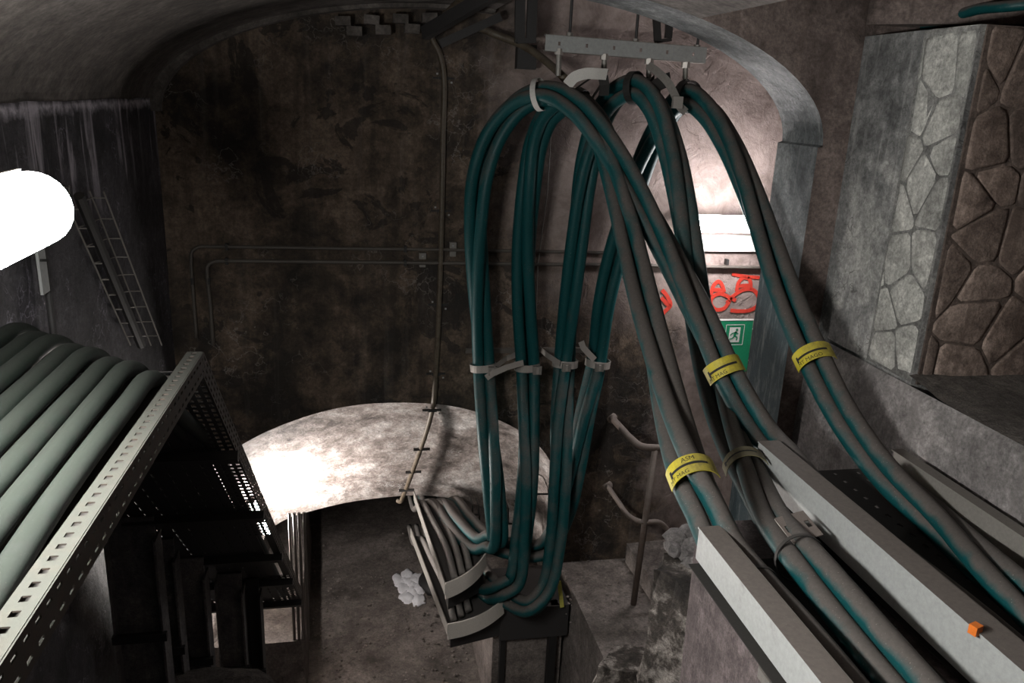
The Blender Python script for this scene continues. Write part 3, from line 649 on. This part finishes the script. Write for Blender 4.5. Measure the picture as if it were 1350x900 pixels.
def near(bi, px, py):             # sample of a bundle's centre line closest to a point of the view
    best = None
    for i, p in enumerate(BT[bi][0]):
        c = CAMROT.transposed() @ p
        if c.z < .3: continue
        e = (675+F*c.x/c.z-px)**2+(450+F*c.y/c.z-py)**2
        if best is None or e < best[0]: best = (e, i)
    return best[1]
RB = DC*1.12
def band_on(bi, i, wd, name, mat, parent, a0=0., a1=2*math.pi, r=RB, th=.004, ref=None, n=28):
    c, fr = BT[bi]; T = fr[i][0]; X = V(ref if ref else (0, -1, 0)); X = (X-T*X.dot(T)).normalized(); Y = T.cross(X)
    v = []; f = []
    for k in range(n+1):
        a = a0+(a1-a0)*k/n; dd = X*math.cos(a)+Y*math.sin(a)
        for s, q in ((-1, 0), (1, 0), (1, 1), (-1, 1)): v.append(c[i]+dd*(r+q*th)+T*wd/2*s)
    for k in range(n):
        for j in range(4): f.append((k*4+j, k*4+(j+1) % 4, k*4+4+(j+1) % 4, k*4+4+j))
    return obj(name, v, f, mat, parent, False), (c[i], T, X, Y)
# clamps on the wall bracket
rail = thing('wall_bracket_rail', 'thin horizontal steel rail on the wall behind the four cable clamps', 'rail')
MB().bar(aY(614, 462, 6.44), aY(800, 461, 6.44), .03, .04).build('bar', M['pipe'], rail)
for x_ in (640, 720, 790): MB().box(aY(x_, 462, 6.47), (.04, .06, .05)).build('wall_plate', M['pipe'], rail)
for bi, (px, py, lb, tail) in enumerate(((638, 483, 'steel clamp band round the leftmost hanging bundle', [(652, 484, 6.1), (668, 472, 6.3), (690, 464, 6.42)]), (695, 483, 'steel clamp band with a bent tail round the second hanging bundle', [(690, 478, 6.08), (668, 484, 6.06), (650, 492, 6.08), (641, 498, 6.1)]),
                                  (745, 477, 'steel clamp band with a slanting arm on the third hanging bundle', [(738, 479, 6.1), (724, 470, 6.22), (712, 460, 6.4)]), (788, 477, 'steel clamp band with an upright tail on the fourth hanging bundle', [(784, 474, 6.14), (776, 466, 6.13), (769, 458, 6.12), (766, 450, 6.12)]))):
    t = thing('cable_clamp', lb, 'clamp', 'clamps of the hanging bundles'); i = near(bi, px, py)
    band, (c, T, X, Y) = band_on(bi, i, .062, 'band', M['band'], t)
    ribbon([aY(*q) for q in tail], V((0, 0, 1)), .05, .004, 'tail', M['band'], t)
    bx = c+V((-.02 if bi > 1 else .06, -RB-.012, 0)); 
    k = MB().box(bx, (.07, .03, .07)).build('buckle', M['galv_d'], t); MB().box(bx+V((.0, -.02, 0)), (.018, .02, .05)).build('screw', M['band'], k)
    MB().bar(c+V((0, RB, 0)), (c.x, 6.44, c.z+.05), .04, .02).build('arm', M['dark'], t)
# straps at the top
def strap(bi, px, py, wd, mat, lb, hook=None):
    t = thing('cable_strap', lb, 'strap', 'straps of the hanger rail'); i = near(bi, px, py)
    band_on(bi, i, wd, 'loop', M[mat], t, r=RB+.004)
    if hook is not None:
        c = BT[bi][0][i]; h = HK[hook]
        for s in (-1, 1): ribbon(spline([c+V((s*.1, 0, .03)), c.lerp(h, .5)+V((s*.07, 0, .03)), h+V((s*.02, 0, .03))], 4), V((0, 1, 0)), wd, .004, 'sling', M[mat], t)
    return t
strap(0, 712, 122, .04, 'white', 'white strap round the top of the leftmost loop')
strap(1, 762, 138, .055, 'black', 'black sling tying the second loop to the hanger rail', 1)
strap(2, 838, 116, .055, 'black', 'black sling tying the third loop to the hanger rail', 2)
strap(3, 908, 128, .055, 'black', 'black sling tying the rightmost loop to the hanger rail', 3)
ws = thing('strap_tail', 'broad white strap tail curling over the second hanger hook', 'strap')
ribbon(spline([aY(748, 112, 5.6), aY(757, 102, 5.58), aY(772, 97, 5.56), aY(786, 97, 5.56), aY(800, 98, 5.58)], 5), V((0, -.25, 1)), .075, .005, 'webbing', M['white'], ws)
ribbon([aY(795, 100, 5.6), aY(797, 112, 5.6), aY(796, 126, 5.62)], V((1, 0, 0)), .07, .005, 'dark_end', M['black'], ws)
gs = thing('strap_tail', 'twisted grey strap tail with a buckle hanging before the rightmost loop', 'strap')
ribbon(spline([aY(854, 86, 5.6), aY(866, 94, 5.56), aY(880, 108, 5.52), aY(888, 122, 5.5), aY(896, 140, 5.48), aY(904, 148, 5.48)], 5), V((.6, 0, .6)), .055, .005, 'webbing', M['galv_d'], gs)
MB().box(aY(893, 135, 5.47), (.07, .03, .08)).build('buckle', M['band'], gs)
g2 = thing('strap_tail', 'dark bent strap end between the third and rightmost loops', 'strap')
ribbon(spline([aY(860, 126, 5.62), aY(864, 114, 5.6), aY(874, 108, 5.6), aY(884, 104, 5.6)], 4), V((0, -.3, 1)), .1, .005, 'webbing', M['black'], g2)

# ------------------------------------------------------------ cable tags
def cable_tag(bi, px, py, mat, lb, lines, a0=-1.5, a1=1.25, wd=.105):
    t = thing('cable_tag', lb, 'tag', 'cable tags'); i = near(bi, px, py)
    P = BT[bi][0][i]
    ref = (-P).normalized()
    _, (c, T, X, Y) = band_on(bi, i, wd, 'label_sleeve', M[mat], t, a0, a1, RB+.006, .003, tuple(ref), 18)
    r = RB+.0105
    if Y.x < 0: sx = -1
    else: sx = 1
    dn = T if T.z < 0 else -T        # towards the lower end of the cable
    def put(vs, fs, name):
        o = []
        for q in vs: 
            a = q.x/r*sx; o.append(c+(X*math.cos(a)+Y*math.sin(a))*r-dn*q.y)
        obj(name, o, fs, M['ink'], t)
    for tx, x0, y0, sz in lines:
        vs, fs = text_mesh(tx, sz); put([V((q.x+x0, q.y+y0, 0)) for q in vs], fs, 'lettering')
    xs = lin(-.09, .10, 14); vs = [V((x, y, 0)) for x in xs for y in (-.008, .006)]; put(vs, [(k*2, k*2+2, k*2+3, k*2+1) for k in range(14)], 'tie')
    put([V(q) for q in ((-.1, -.022, 0), (-.086, -.022, 0), (-.086, .018, 0), (-.1, .018, 0))], [(0, 1, 2, 3)], 'tie')
cable_tag(0, 955, 490, 'yellow', 'yellow tag on the bundle in front of the exit sign', [('MT MAG', -.115, -.046, .034)])
cable_tag(1, 915, 634, 'yellow', 'yellow tag lowest on the bundle above the handrail', [('ASM', -.02, .018, .034), ('MT MAG', -.115, -.046, .03)])
cable_tag(2, 984, 622, 'dull_tag', 'dull dust-covered tag beside the end of the white tray', [])
cable_tag(3, 1074, 477, 'yellow', 'yellow tag on the rightmost bundle before the arch jamb', [('MT MAGO', -.1, -.046, .034)])

# ------------------------------------------------------------ right-hand trays
def channel_tray(name, label, x0, x1, y0, y1, zt, hgt, fl, nslots, deep):
    t = thing(name, label, 'cable tray')
    MB().b2((x0, y0, zt-hgt), (x0+.008, y1, zt)).build('side_panel', M['galv'], t)
    MB().b2((x0-.004, y0, zt), (x0+fl, y1+.004, zt+.008)).build('top_flange', M['galv'], t)
    MB().b2((x0+fl, y0, zt-.03), (x0+fl+.006, y1, zt+.006)).build('flange_lip', M['galv_d'], t)
    perf('tray_base', (x0+.02, y0, zt-deep), V((0, y1-y0+.1, 0)), V((x1-x0-.02, 0, 0)), nslots, 5, .32, .13, .004, M['base_d'], t)
    return t
ta = channel_tray('channel_tray', 'large white-sided cable tray at lower right, dusty on top', 2.09, 2.83, .3, 3.62, -1.7, .19, .115, 36, .235)
MB().b2((2.82, .3, -1.9), (2.826, 3.5, -1.72)).build('side_panel', M['galv_d'], ta); MB().b2((2.80, .3, -1.72), (2.87, 3.5, -1.713)).build('top_flange', M['galv_d'], ta)
tb = channel_tray('channel_tray', 'shorter pale-sided cable tray left of the large one at lower right', 1.4, 2.06, .3, 2.8, -1.7, .14, .095, 30, .235)
sc = thing('splice_plate', 'small white splice plate with cut wire on the side of the large tray', 'plate')
a = aX(1165, 818, 2.083); b = aX(1260, 900, 2.083)
MB().b2((2.078, b.y, a.z-.14), (2.086, a.y, a.z+.0)).build('plate', M['galv'], sc)
v, f = tube([aX(1168, 816, 2.07), aX(1182, 828, 2.05)], .004, 6); obj('bolt', v, f, M['ink'], sc)
br = thing('slotted_bracket', 'white-edged slotted angle bracket clipped across the cables beside the large tray', 'bracket')
a = aX(1020, 684, 2.0); c0 = V((1.99, 2.93, -1.83))
p0, p1 = aZ(1021, 683, -1.76), aZ(1046, 716, -1.76); ex = V((.17, .05, 0))
perf('slotted_plate', p0, p1-p0, ex, 1, 3, .25, .5, .004, M['rail'], br)
MB().hexa([p0+V((0, 0, -.018)), p1+V((0, 0, -.018)), p1+V((.006, 0, -.018)), p0+V((.006, 0, -.018)), p0, p1, p1+V((.006, 0, 0)), p0+V((.006, 0, 0))]).build('edge', M['band2'], br)
b2 = thing('slotted_bracket', 'dark slotted bracket sticking out of the plinth below the pale tray', 'bracket')
q = aX(1000, 878, 1.60)
perf('slotted_plate', q, V((.0, -.2, -.0)), V((.12, .0, .0)), 3, 1, .4, .6, .006, M['galv_d'], b2)
MB().b2(q+V((0, -.2, -.05)), q+V((.006, 0, 0))).build('edge', M['galv_d'], b2)
tag(MB().box(aZ(1286, 829, -1.685), (.035, .03, .035), Matrix.Rotation(.3, 3, 'Z')).build('orange_cap', M['orange']), 'small orange plastic cap on the large tray', 'cap')
for px, py, bi, lb in ((1048, 746, 2, 'black tie round the cables beside the slotted bracket'), (1012, 760, 1, 'dark tie round the thin cable in the pale tray')):
    t = thing('cable_tie', lb, 'tie', 'cable ties in the pale tray'); band_on(bi, near(bi, px, py), .02, 'band', M['black'], t); band_on(bi, near(bi, px, py), .03, 'head', M['black'], t, -.15, .15, RB+.003, .012)
# cable lying on top of the pier
struct(MB().hexa([(2.98, 4.66, .505), (4.45, 4.66, .505), (4.45, 3.95, .54), (3.2, 4.5, .51), (2.98, 4.66, 1.75), (4.45, 4.66, 1.75), (4.45, 3.95, 1.75), (3.2, 4.5, 1.75)]).build('trim_lintel', M['arch_face']))
v, f = tube(spline([aY(1215, 36, 4.62), aY(1250, 24, 4.5), aY(1290, 12, 4.3), aY(1330, 8, 4.1), aY(1390, 2, 3.95)], 5), .03, 12)
tag(obj('pier_cable', v, f, M['teal'], None, True), 'dark teal cable lying along the top of the whitewashed pier', 'cable')

# ------------------------------------------------------------ lower trays
def lower_tray(label, z, L0, R0, L1, R1, bow):
    t = thing('curved_end_tray', label, 'cable tray', 'trays leaving the tunnel')
    q = lambda p, h: V((p[0], p[1], z+h))
    MB().hexa([q(L0, -.012), q(R0, -.012), q(R1, -.012), q(L1, -.012), q(L0, 0), q(R0, 0), q(R1, 0), q(L1, 0)]).build('tray_base', M['dark'], t)
    for a, b in ((L0, L1), (R0, R1)): MB().bar(q(a, .03), q(b, .03), .008, .1).build('side_rail', M['galv_d'], t)
    a, b = V((*L0, 0)), V((*R0, 0)); dn = (b-a).normalized(); pn = V((dn.y, -dn.x, 0)); pts = []
    for k in range(13):
        s = k/12; pts.append(a.lerp(b, s)+pn*bow*4*s*(1-s)+V((0, 0, z+.02+.05*s*s)))
    ribbon(pts, V((0, 0, 1)), .15, .012, 'curved_end_plate', M['band2'], t)
    MB().hexa([q((L0[0]+.05, L0[1]+.2), -.3), q((R0[0], R0[1]+.1), -.3), q((R0[0], R0[1]+.3), -.3), q((L0[0]+.05, L0[1]+.4), -.3), q((L0[0]+.05, L0[1]+.2), -.012), q((R0[0], R0[1]+.1), -.012), q((R0[0], R0[1]+.3), -.012), q((L0[0]+.05, L0[1]+.4), -.012)]).build('support', M['dark'], t)
    return t
lower_tray('upper of the two curved-end trays leaving the lower tunnel', -3.86, (.67, 5.62), (1.05, 5.95), (.53, 7.25), (.95, 7.05), .04)
lower_tray('lower of the two curved-end trays leaving the lower tunnel', -4.27, (.7, 5.65), (1.2, 5.86), (.5, 7.25), (.97, 7.05), .045)
for z, nm in ((-3.815, 'upper'), (-4.22, 'lower')):
    for i, w_ in enumerate(('left', 'middle', 'right')):
        P = [(.76+.07*i, 5.75+.06*i, z), (.74+.08*i, 6.2, z+.01), (.66+.1*i+.03*math.sin(i*3), 6.7, z+.012), (.60+.085*i, 7.1, z-.02), (.56+.08*i, 7.6, z-.36), (.55+.08*i, 8.2, z-.5)]
        v, f = tube(spline(P, 6), .03, 12)
        tag(obj('grey_cable', v, f, M['grey'], None, True), '%s dusty grey cable lying in the %s curved-end tray' % (w_, nm), 'cable', 'grey cables in the lower trays')
bx = thing('shade_block_stand', 'dark block for the shadow under the lower trays, with two stand legs', 'stand')
MB().b2((1.2, 5.95, -4.62), (1.82, 6.6, -4.3)).build('box', M['dark'], bx)  # solid dark block stands in for the shadow under the lower trays
MB().b2((1.66, 5.96, ZF), (1.73, 6.04, -4.3)).build('leg', M['darker'], bx); MB().b2((1.22, 6.0, ZF), (1.27, 6.05, -4.3)).build('leg', M['darker'], bx)
for px0, py0, px1, py1, Y, lb in ((737, 766, 741, 800, 5.9, 'yellow painted stripe on the edge beside the hanging cables'), (621, 696, 628, 722, 6.9, 'yellow painted stripe on the right side of the tunnel mouth')):
    a, b = aY(px0, py0, Y), aY(px1, py1, Y); tag(MB().bar(a, b, .035, .01, V((0, 1, 0))).build('paint_stripe', M['ypaint']), lb, 'paint')
# U-shaped staples on the flare
for px, py, wd, h, lb in ((715, 640, 16, 22, 'staple nearest the right edge of the tunnel mouth'), (676, 680, 12, 20, 'staple between the second and third hanging bundles'), (637, 690, 10, 22, 'staple just right of the leftmost hanging bundle'), (627, 672, 8, 12, 'small staple just left of the leftmost hanging bundle')):
    Y = 6.72+(py-640)*.004; a, b, c, e = [aY(px+x, py+y, Y) for x, y in ((-wd/2, -h/2), (-wd/2, h/2), (wd/2, h/2), (wd/2, -h/2))]
    m = MB().bar(a, b, .014, .014, V((0, 1, 0))).bar(b, c, .014, .014, V((0, 1, 0))).bar(c, e, .014, .014, V((0, 1, 0)))
    for p in (a, e): m.bar(p, p+V((0, .16, .0)), .014, .014)
    tag(m.build('wall_staple', M['black']), 'black U-shaped '+lb, 'staple', 'staples in the tunnel mouth')
# foam in a hole
fo = thing('foam_plug', 'white foam spilling round a dark hole in the tunnel floor', 'foam'); c = aZ(545, 772, ZF)
for i in range(11):
    a = i*2.4; rr = .05+.016*i; v, f = lump(c+V((math.cos(a)*rr*.7-.03, math.sin(a)*rr*1.5, .0)), .09, i+20, 3, (1, 1.5, .4), .45); obj('foam_lump', v, f, M['foam'], fo, True)
v, f = lump(c+V((.19, .02, .03)), .13, 40, 2, (1., 1.9, .6), .3); obj('hole_collar', v, f, M['darker'], fo, True)
# grit
m = MB(); rnd = random.Random(9)
for i in range(420):
    px = rnd.uniform(412, 620); py = 690+210*rnd.random()**.7; r = rnd.uniform(.006, .018)*(1.6 if rnd.random() < .06 else 1)
    p = aZ(px, py, ZF+.01); v, f = lump(p, r, i, 1, (1, 1, .7), .4); m.add(v, f)
g = m.build('floor_grit', M['plat']); g['kind'] = 'stuff'; tag(g, 'pale grit scattered over the lower tunnel floor', 'grit')
m = MB()
for i in range(90):
    p = aZ(rnd.uniform(745, 850), rnd.uniform(738, 770)+rnd.random()**3*80, -4.215); v, f = lump(p, rnd.uniform(.006, .014), i, 1, (1, 1, .7), .5); m.add(v, f)
g = m.build('platform_grit', M['plat']); g['kind'] = 'stuff'; tag(g, 'dark crumbs of rubble along the foot of the back wall', 'grit')

# ------------------------------------------------------------ handrail, slab and rubble
hd = thing('handrail', 'rusty handrail with one leaning post and two bent rails', 'handrail')
YR = 5.75
v, f = tube([aY(864, 590, YR+.0), aY(835, 796, YR+.0)], .027, 12); obj('post', v, f, M['rail'], hd, True)
v, f = tube(spline([aY(807, 551, 6.49), aY(818, 563, 6.2), aY(833, 579, 5.85), aY(845, 588, YR), aY(864, 590, YR), aY(895, 591, YR)], 5), .03, 12); obj('top_rail', v, f, M['rail'], hd, True)
v, f = tube(spline([aY(801, 640, 6.49), aY(815, 661, 6.2), aY(832, 682, 5.85), aY(848, 688, YR), aY(868, 688, YR), aY(879, 697, YR), aY(888, 716, YR-.05)], 5), .022, 12); obj('mid_rail', v, f, M['rail'], hd, True)
for px, py in ((807, 551), (801, 640)): v, f = tube([aY(px, py, 6.5), aY(px, py, 6.485)], .05, 12); obj('wall_flange', v, f, M['rail'], hd, True)
sl = [aZ(826, 716, -4.02), aZ(905, 708, -4.02), aZ(915, 760, -4.02), aZ(862, 768, -4.02)]
tag(MB().hexa([p+V((0, 0, -.2)) for p in sl]+sl).build('concrete_slab', M['plat']), 'flat concrete slab step behind the handrail post', 'slab')
# broken masonry end wall under the pale tray
rw = thing('broken_wall', 'broken rubble wall end with white crust below the pale tray', 'wall')
def rock_block(p, name, mat, parent, sub=5, amp=.045):
    bm = bmesh.new(); vs = [bm.verts.new(q) for q in p]
    for q in [(0, 3, 2, 1), (4, 5, 6, 7), (0, 1, 5, 4), (1, 2, 6, 5), (2, 3, 7, 6), (3, 0, 4, 7)]: bm.faces.new([vs[k] for k in q])
    bmesh.ops.subdivide_edges(bm, edges=bm.edges[:], cuts=14, use_grid_fill=True)
    for q in bm.verts: n = noise.noise_vector(q.co*5); n2 = noise.noise_vector(q.co*14); q.co += n*amp+n2*amp*.4
    v = [q.co.copy() for q in bm.verts]; bm.verts.index_update(); f = [tuple(x.index for x in q.verts) for q in bm.faces]; bm.free(); return obj(name, v, f, mat, parent, False)
T4 = [aY(864, 742, 4.35), aY(905, 705, 4.5), aY(960, 760, 4.2), aY(945, 830, 3.8)]
tp = [V((1.98, 4.0, -3.1)), V((2.75, 4.0, -2.95)), V((2.75, 4.6, -2.85)), V((2.1, 4.6, -2.98))]
tp = [aY(862, 752, 4.15), aY(960, 800, 3.7), aY(985, 730, 4.3), aY(886, 708, 4.6)]
bt = [V((p.x+(-.1 if i in (0, 3) else 0), p.y, -5.3)) for i, p in enumerate(tp)]
rock_block(bt+tp, 'core', M['rubble'], rw)
rnd = random.Random(3)
for i, (px, py, Y, r) in enumerate(((893, 708, 4.45, .085), (908, 702, 4.45, .08), (887, 722, 4.35, .06), (902, 728, 4.35, .085), (920, 720, 4.3, .08), (916, 745, 4.2, .085), (932, 738, 4.2, .07), (924, 764, 4.1, .07), (938, 760, 4.05, .075), (932, 782, 3.95, .06), (942, 778, 3.9, .06), (905, 750, 4.2, .05), (926, 800, 3.9, .05))):
    v, f = lump(aY(px, py, Y), r, i+60, 2, (rnd.uniform(.9, 1.3), rnd.uniform(.8, 1.2), rnd.uniform(.6, .85)), .5); obj('stone', v, f, M['ledge'], rw, False)
tag(rock_block([V((1.35, 4.7, -5.3)), V((2.05, 4.7, -5.3)), V((2.05, 5.2, -5.3)), V((1.5, 5.2, -5.3)), aY(790, 880, 4.75), aY(900, 885, 4.75), aY(880, 850, 5.1), aY(808, 852, 5.1)], 'rubble_step', M['rubble'], None, amp=.03), 'low crusted rubble step in front of the platform', 'rubble')
mg = aX(958, 800, 1.655)
tag(ribbon(spline([mg+V((-.003, .05, .02)), mg+V((-.003, .04, .0)), mg+V((-.003, .045, -.03))], 3), V((0, 1, 0)), .014, .003, 'magenta_mark', M['magenta']), 'faint magenta paint mark on the plinth under the pale tray', 'paint')

# ------------------------------------------------------------ exit sign and graffiti
ex = thing('exit_sign', 'green running-man exit sign on the wall below the wall lamp', 'sign')
YS = 6.40
x0, x1 = 3.02, 3.475; z1, z0 = -1.81, -2.29
MB().b2((x0, YS, z0), (x1, YS+.012, z1)).build('panel', M['sgreen'], ex)
MB().b2((x0, YS-.002, z1), (x1, YS+.014, z1+.012)).build('top_edge', M['swhite'], ex)
for z in (-1.9, -2.2): MB().tube([(x1-.03, YS+.012, z), (x1+.12, 6.5, z)], .007, 6).build('fixing', M['swhite'], ex)
def flat(pts, name, mat, y=YS-.0035): obj(name, [V((x, y, z)) for x, z in pts], [tuple(range(len(pts)))], M[mat], ex)
c = aY(968, 441, YS); px_ = .0058
def pic(pts): return [(c.x+a*px_, c.z-b*px_) for a, b in pts]
def line(p, q, wd, name, mat, y=YS-.0035):
    dx, dz = q[0]-p[0], q[1]-p[1]; L = math.hypot(dx, dz); nx, nz = -dz/L*wd/2, dx/L*wd/2
    flat(pic([(p[0]+nx, p[1]+nz), (q[0]+nx, q[1]+nz), (q[0]-nx, q[1]-nz), (p[0]-nx, p[1]-nz)]), name, mat, y)
for p, q in (((-15, -16), (15, -16)), ((15, -16), (15, 16)), ((15, 16), (-15, 16)), ((-15, 16), (-15, -16))): line(p, q, 1., 'border', 'swhite')
flat(pic([(-9, -12), (9, -12), (9, 12), (-9, 12)]), 'doorway', 'swhite')
yk = YS-.006
flat(pic([(3+2.1*math.cos(a*.7), -8+2.1*math.sin(a*.7)) for a in range(9)]), 'figure_head', 'sgreen', yk)
for p, q, wd in (((2, -5), (0, 2), 4), ((2, -4), (-5, -2), 1.8), ((-5, -2), (-7, 1), 1.6), ((2, -4), (6, -1), 1.8), ((0, 2), (5, 4), 2.2), ((5, 4), (4, 9), 2.), ((0, 2), (-3, 6), 2.2), ((-3, 6), (-8, 7), 2.)):
    line(p, q, wd, 'figure_limb', 'sgreen', yk)
gr = thing('graffiti', 'red sprayed loops and letters on the wall above the exit sign', 'graffiti')
def spray(pts, wd=.04, n=6): ribbon(spline([aY(x, y, 6.492) for x, y in pts], n), [V((0, 0, 1))]*0 or V((.35, 0, .94)), wd, .003, 'stroke', M['red'], gr)
def spray2(pts, wd=.034):
    P = spline([aY(x, y, 6.494) for x, y in pts], 6); n = len(P); ws = []
    for i in range(n):
        t = (P[min(i+1, n-1)]-P[max(i-1, 0)]); ws.append(t.cross(V((0, 1, 0))))
    ribbon(P, ws, wd, .003, 'stroke', M['red'], gr)
spray2([(962, 396), (955, 406), (944, 408), (937, 400), (940, 391), (950, 387), (960, 391), (970, 396)])
spray2([(958, 399), (968, 389), (980, 382), (993, 382), (1000, 392), (998, 403), (988, 409), (975, 410), (963, 409)])
spray2([(937, 389), (941, 376), (947, 371), (951, 374), (955, 385)]); spray2([(941, 382), (953, 382)])
spray2([(971, 384), (974, 372), (980, 366), (988, 368), (990, 382)]); spray2([(974, 377), (989, 376)])
spray2([(965, 361), (980, 364), (1003, 366)], .03)
spray2([(873, 382), (880, 391), (884, 402), (876, 411), (872, 416)]); spray2([(872, 392), (879, 400), (885, 405)])
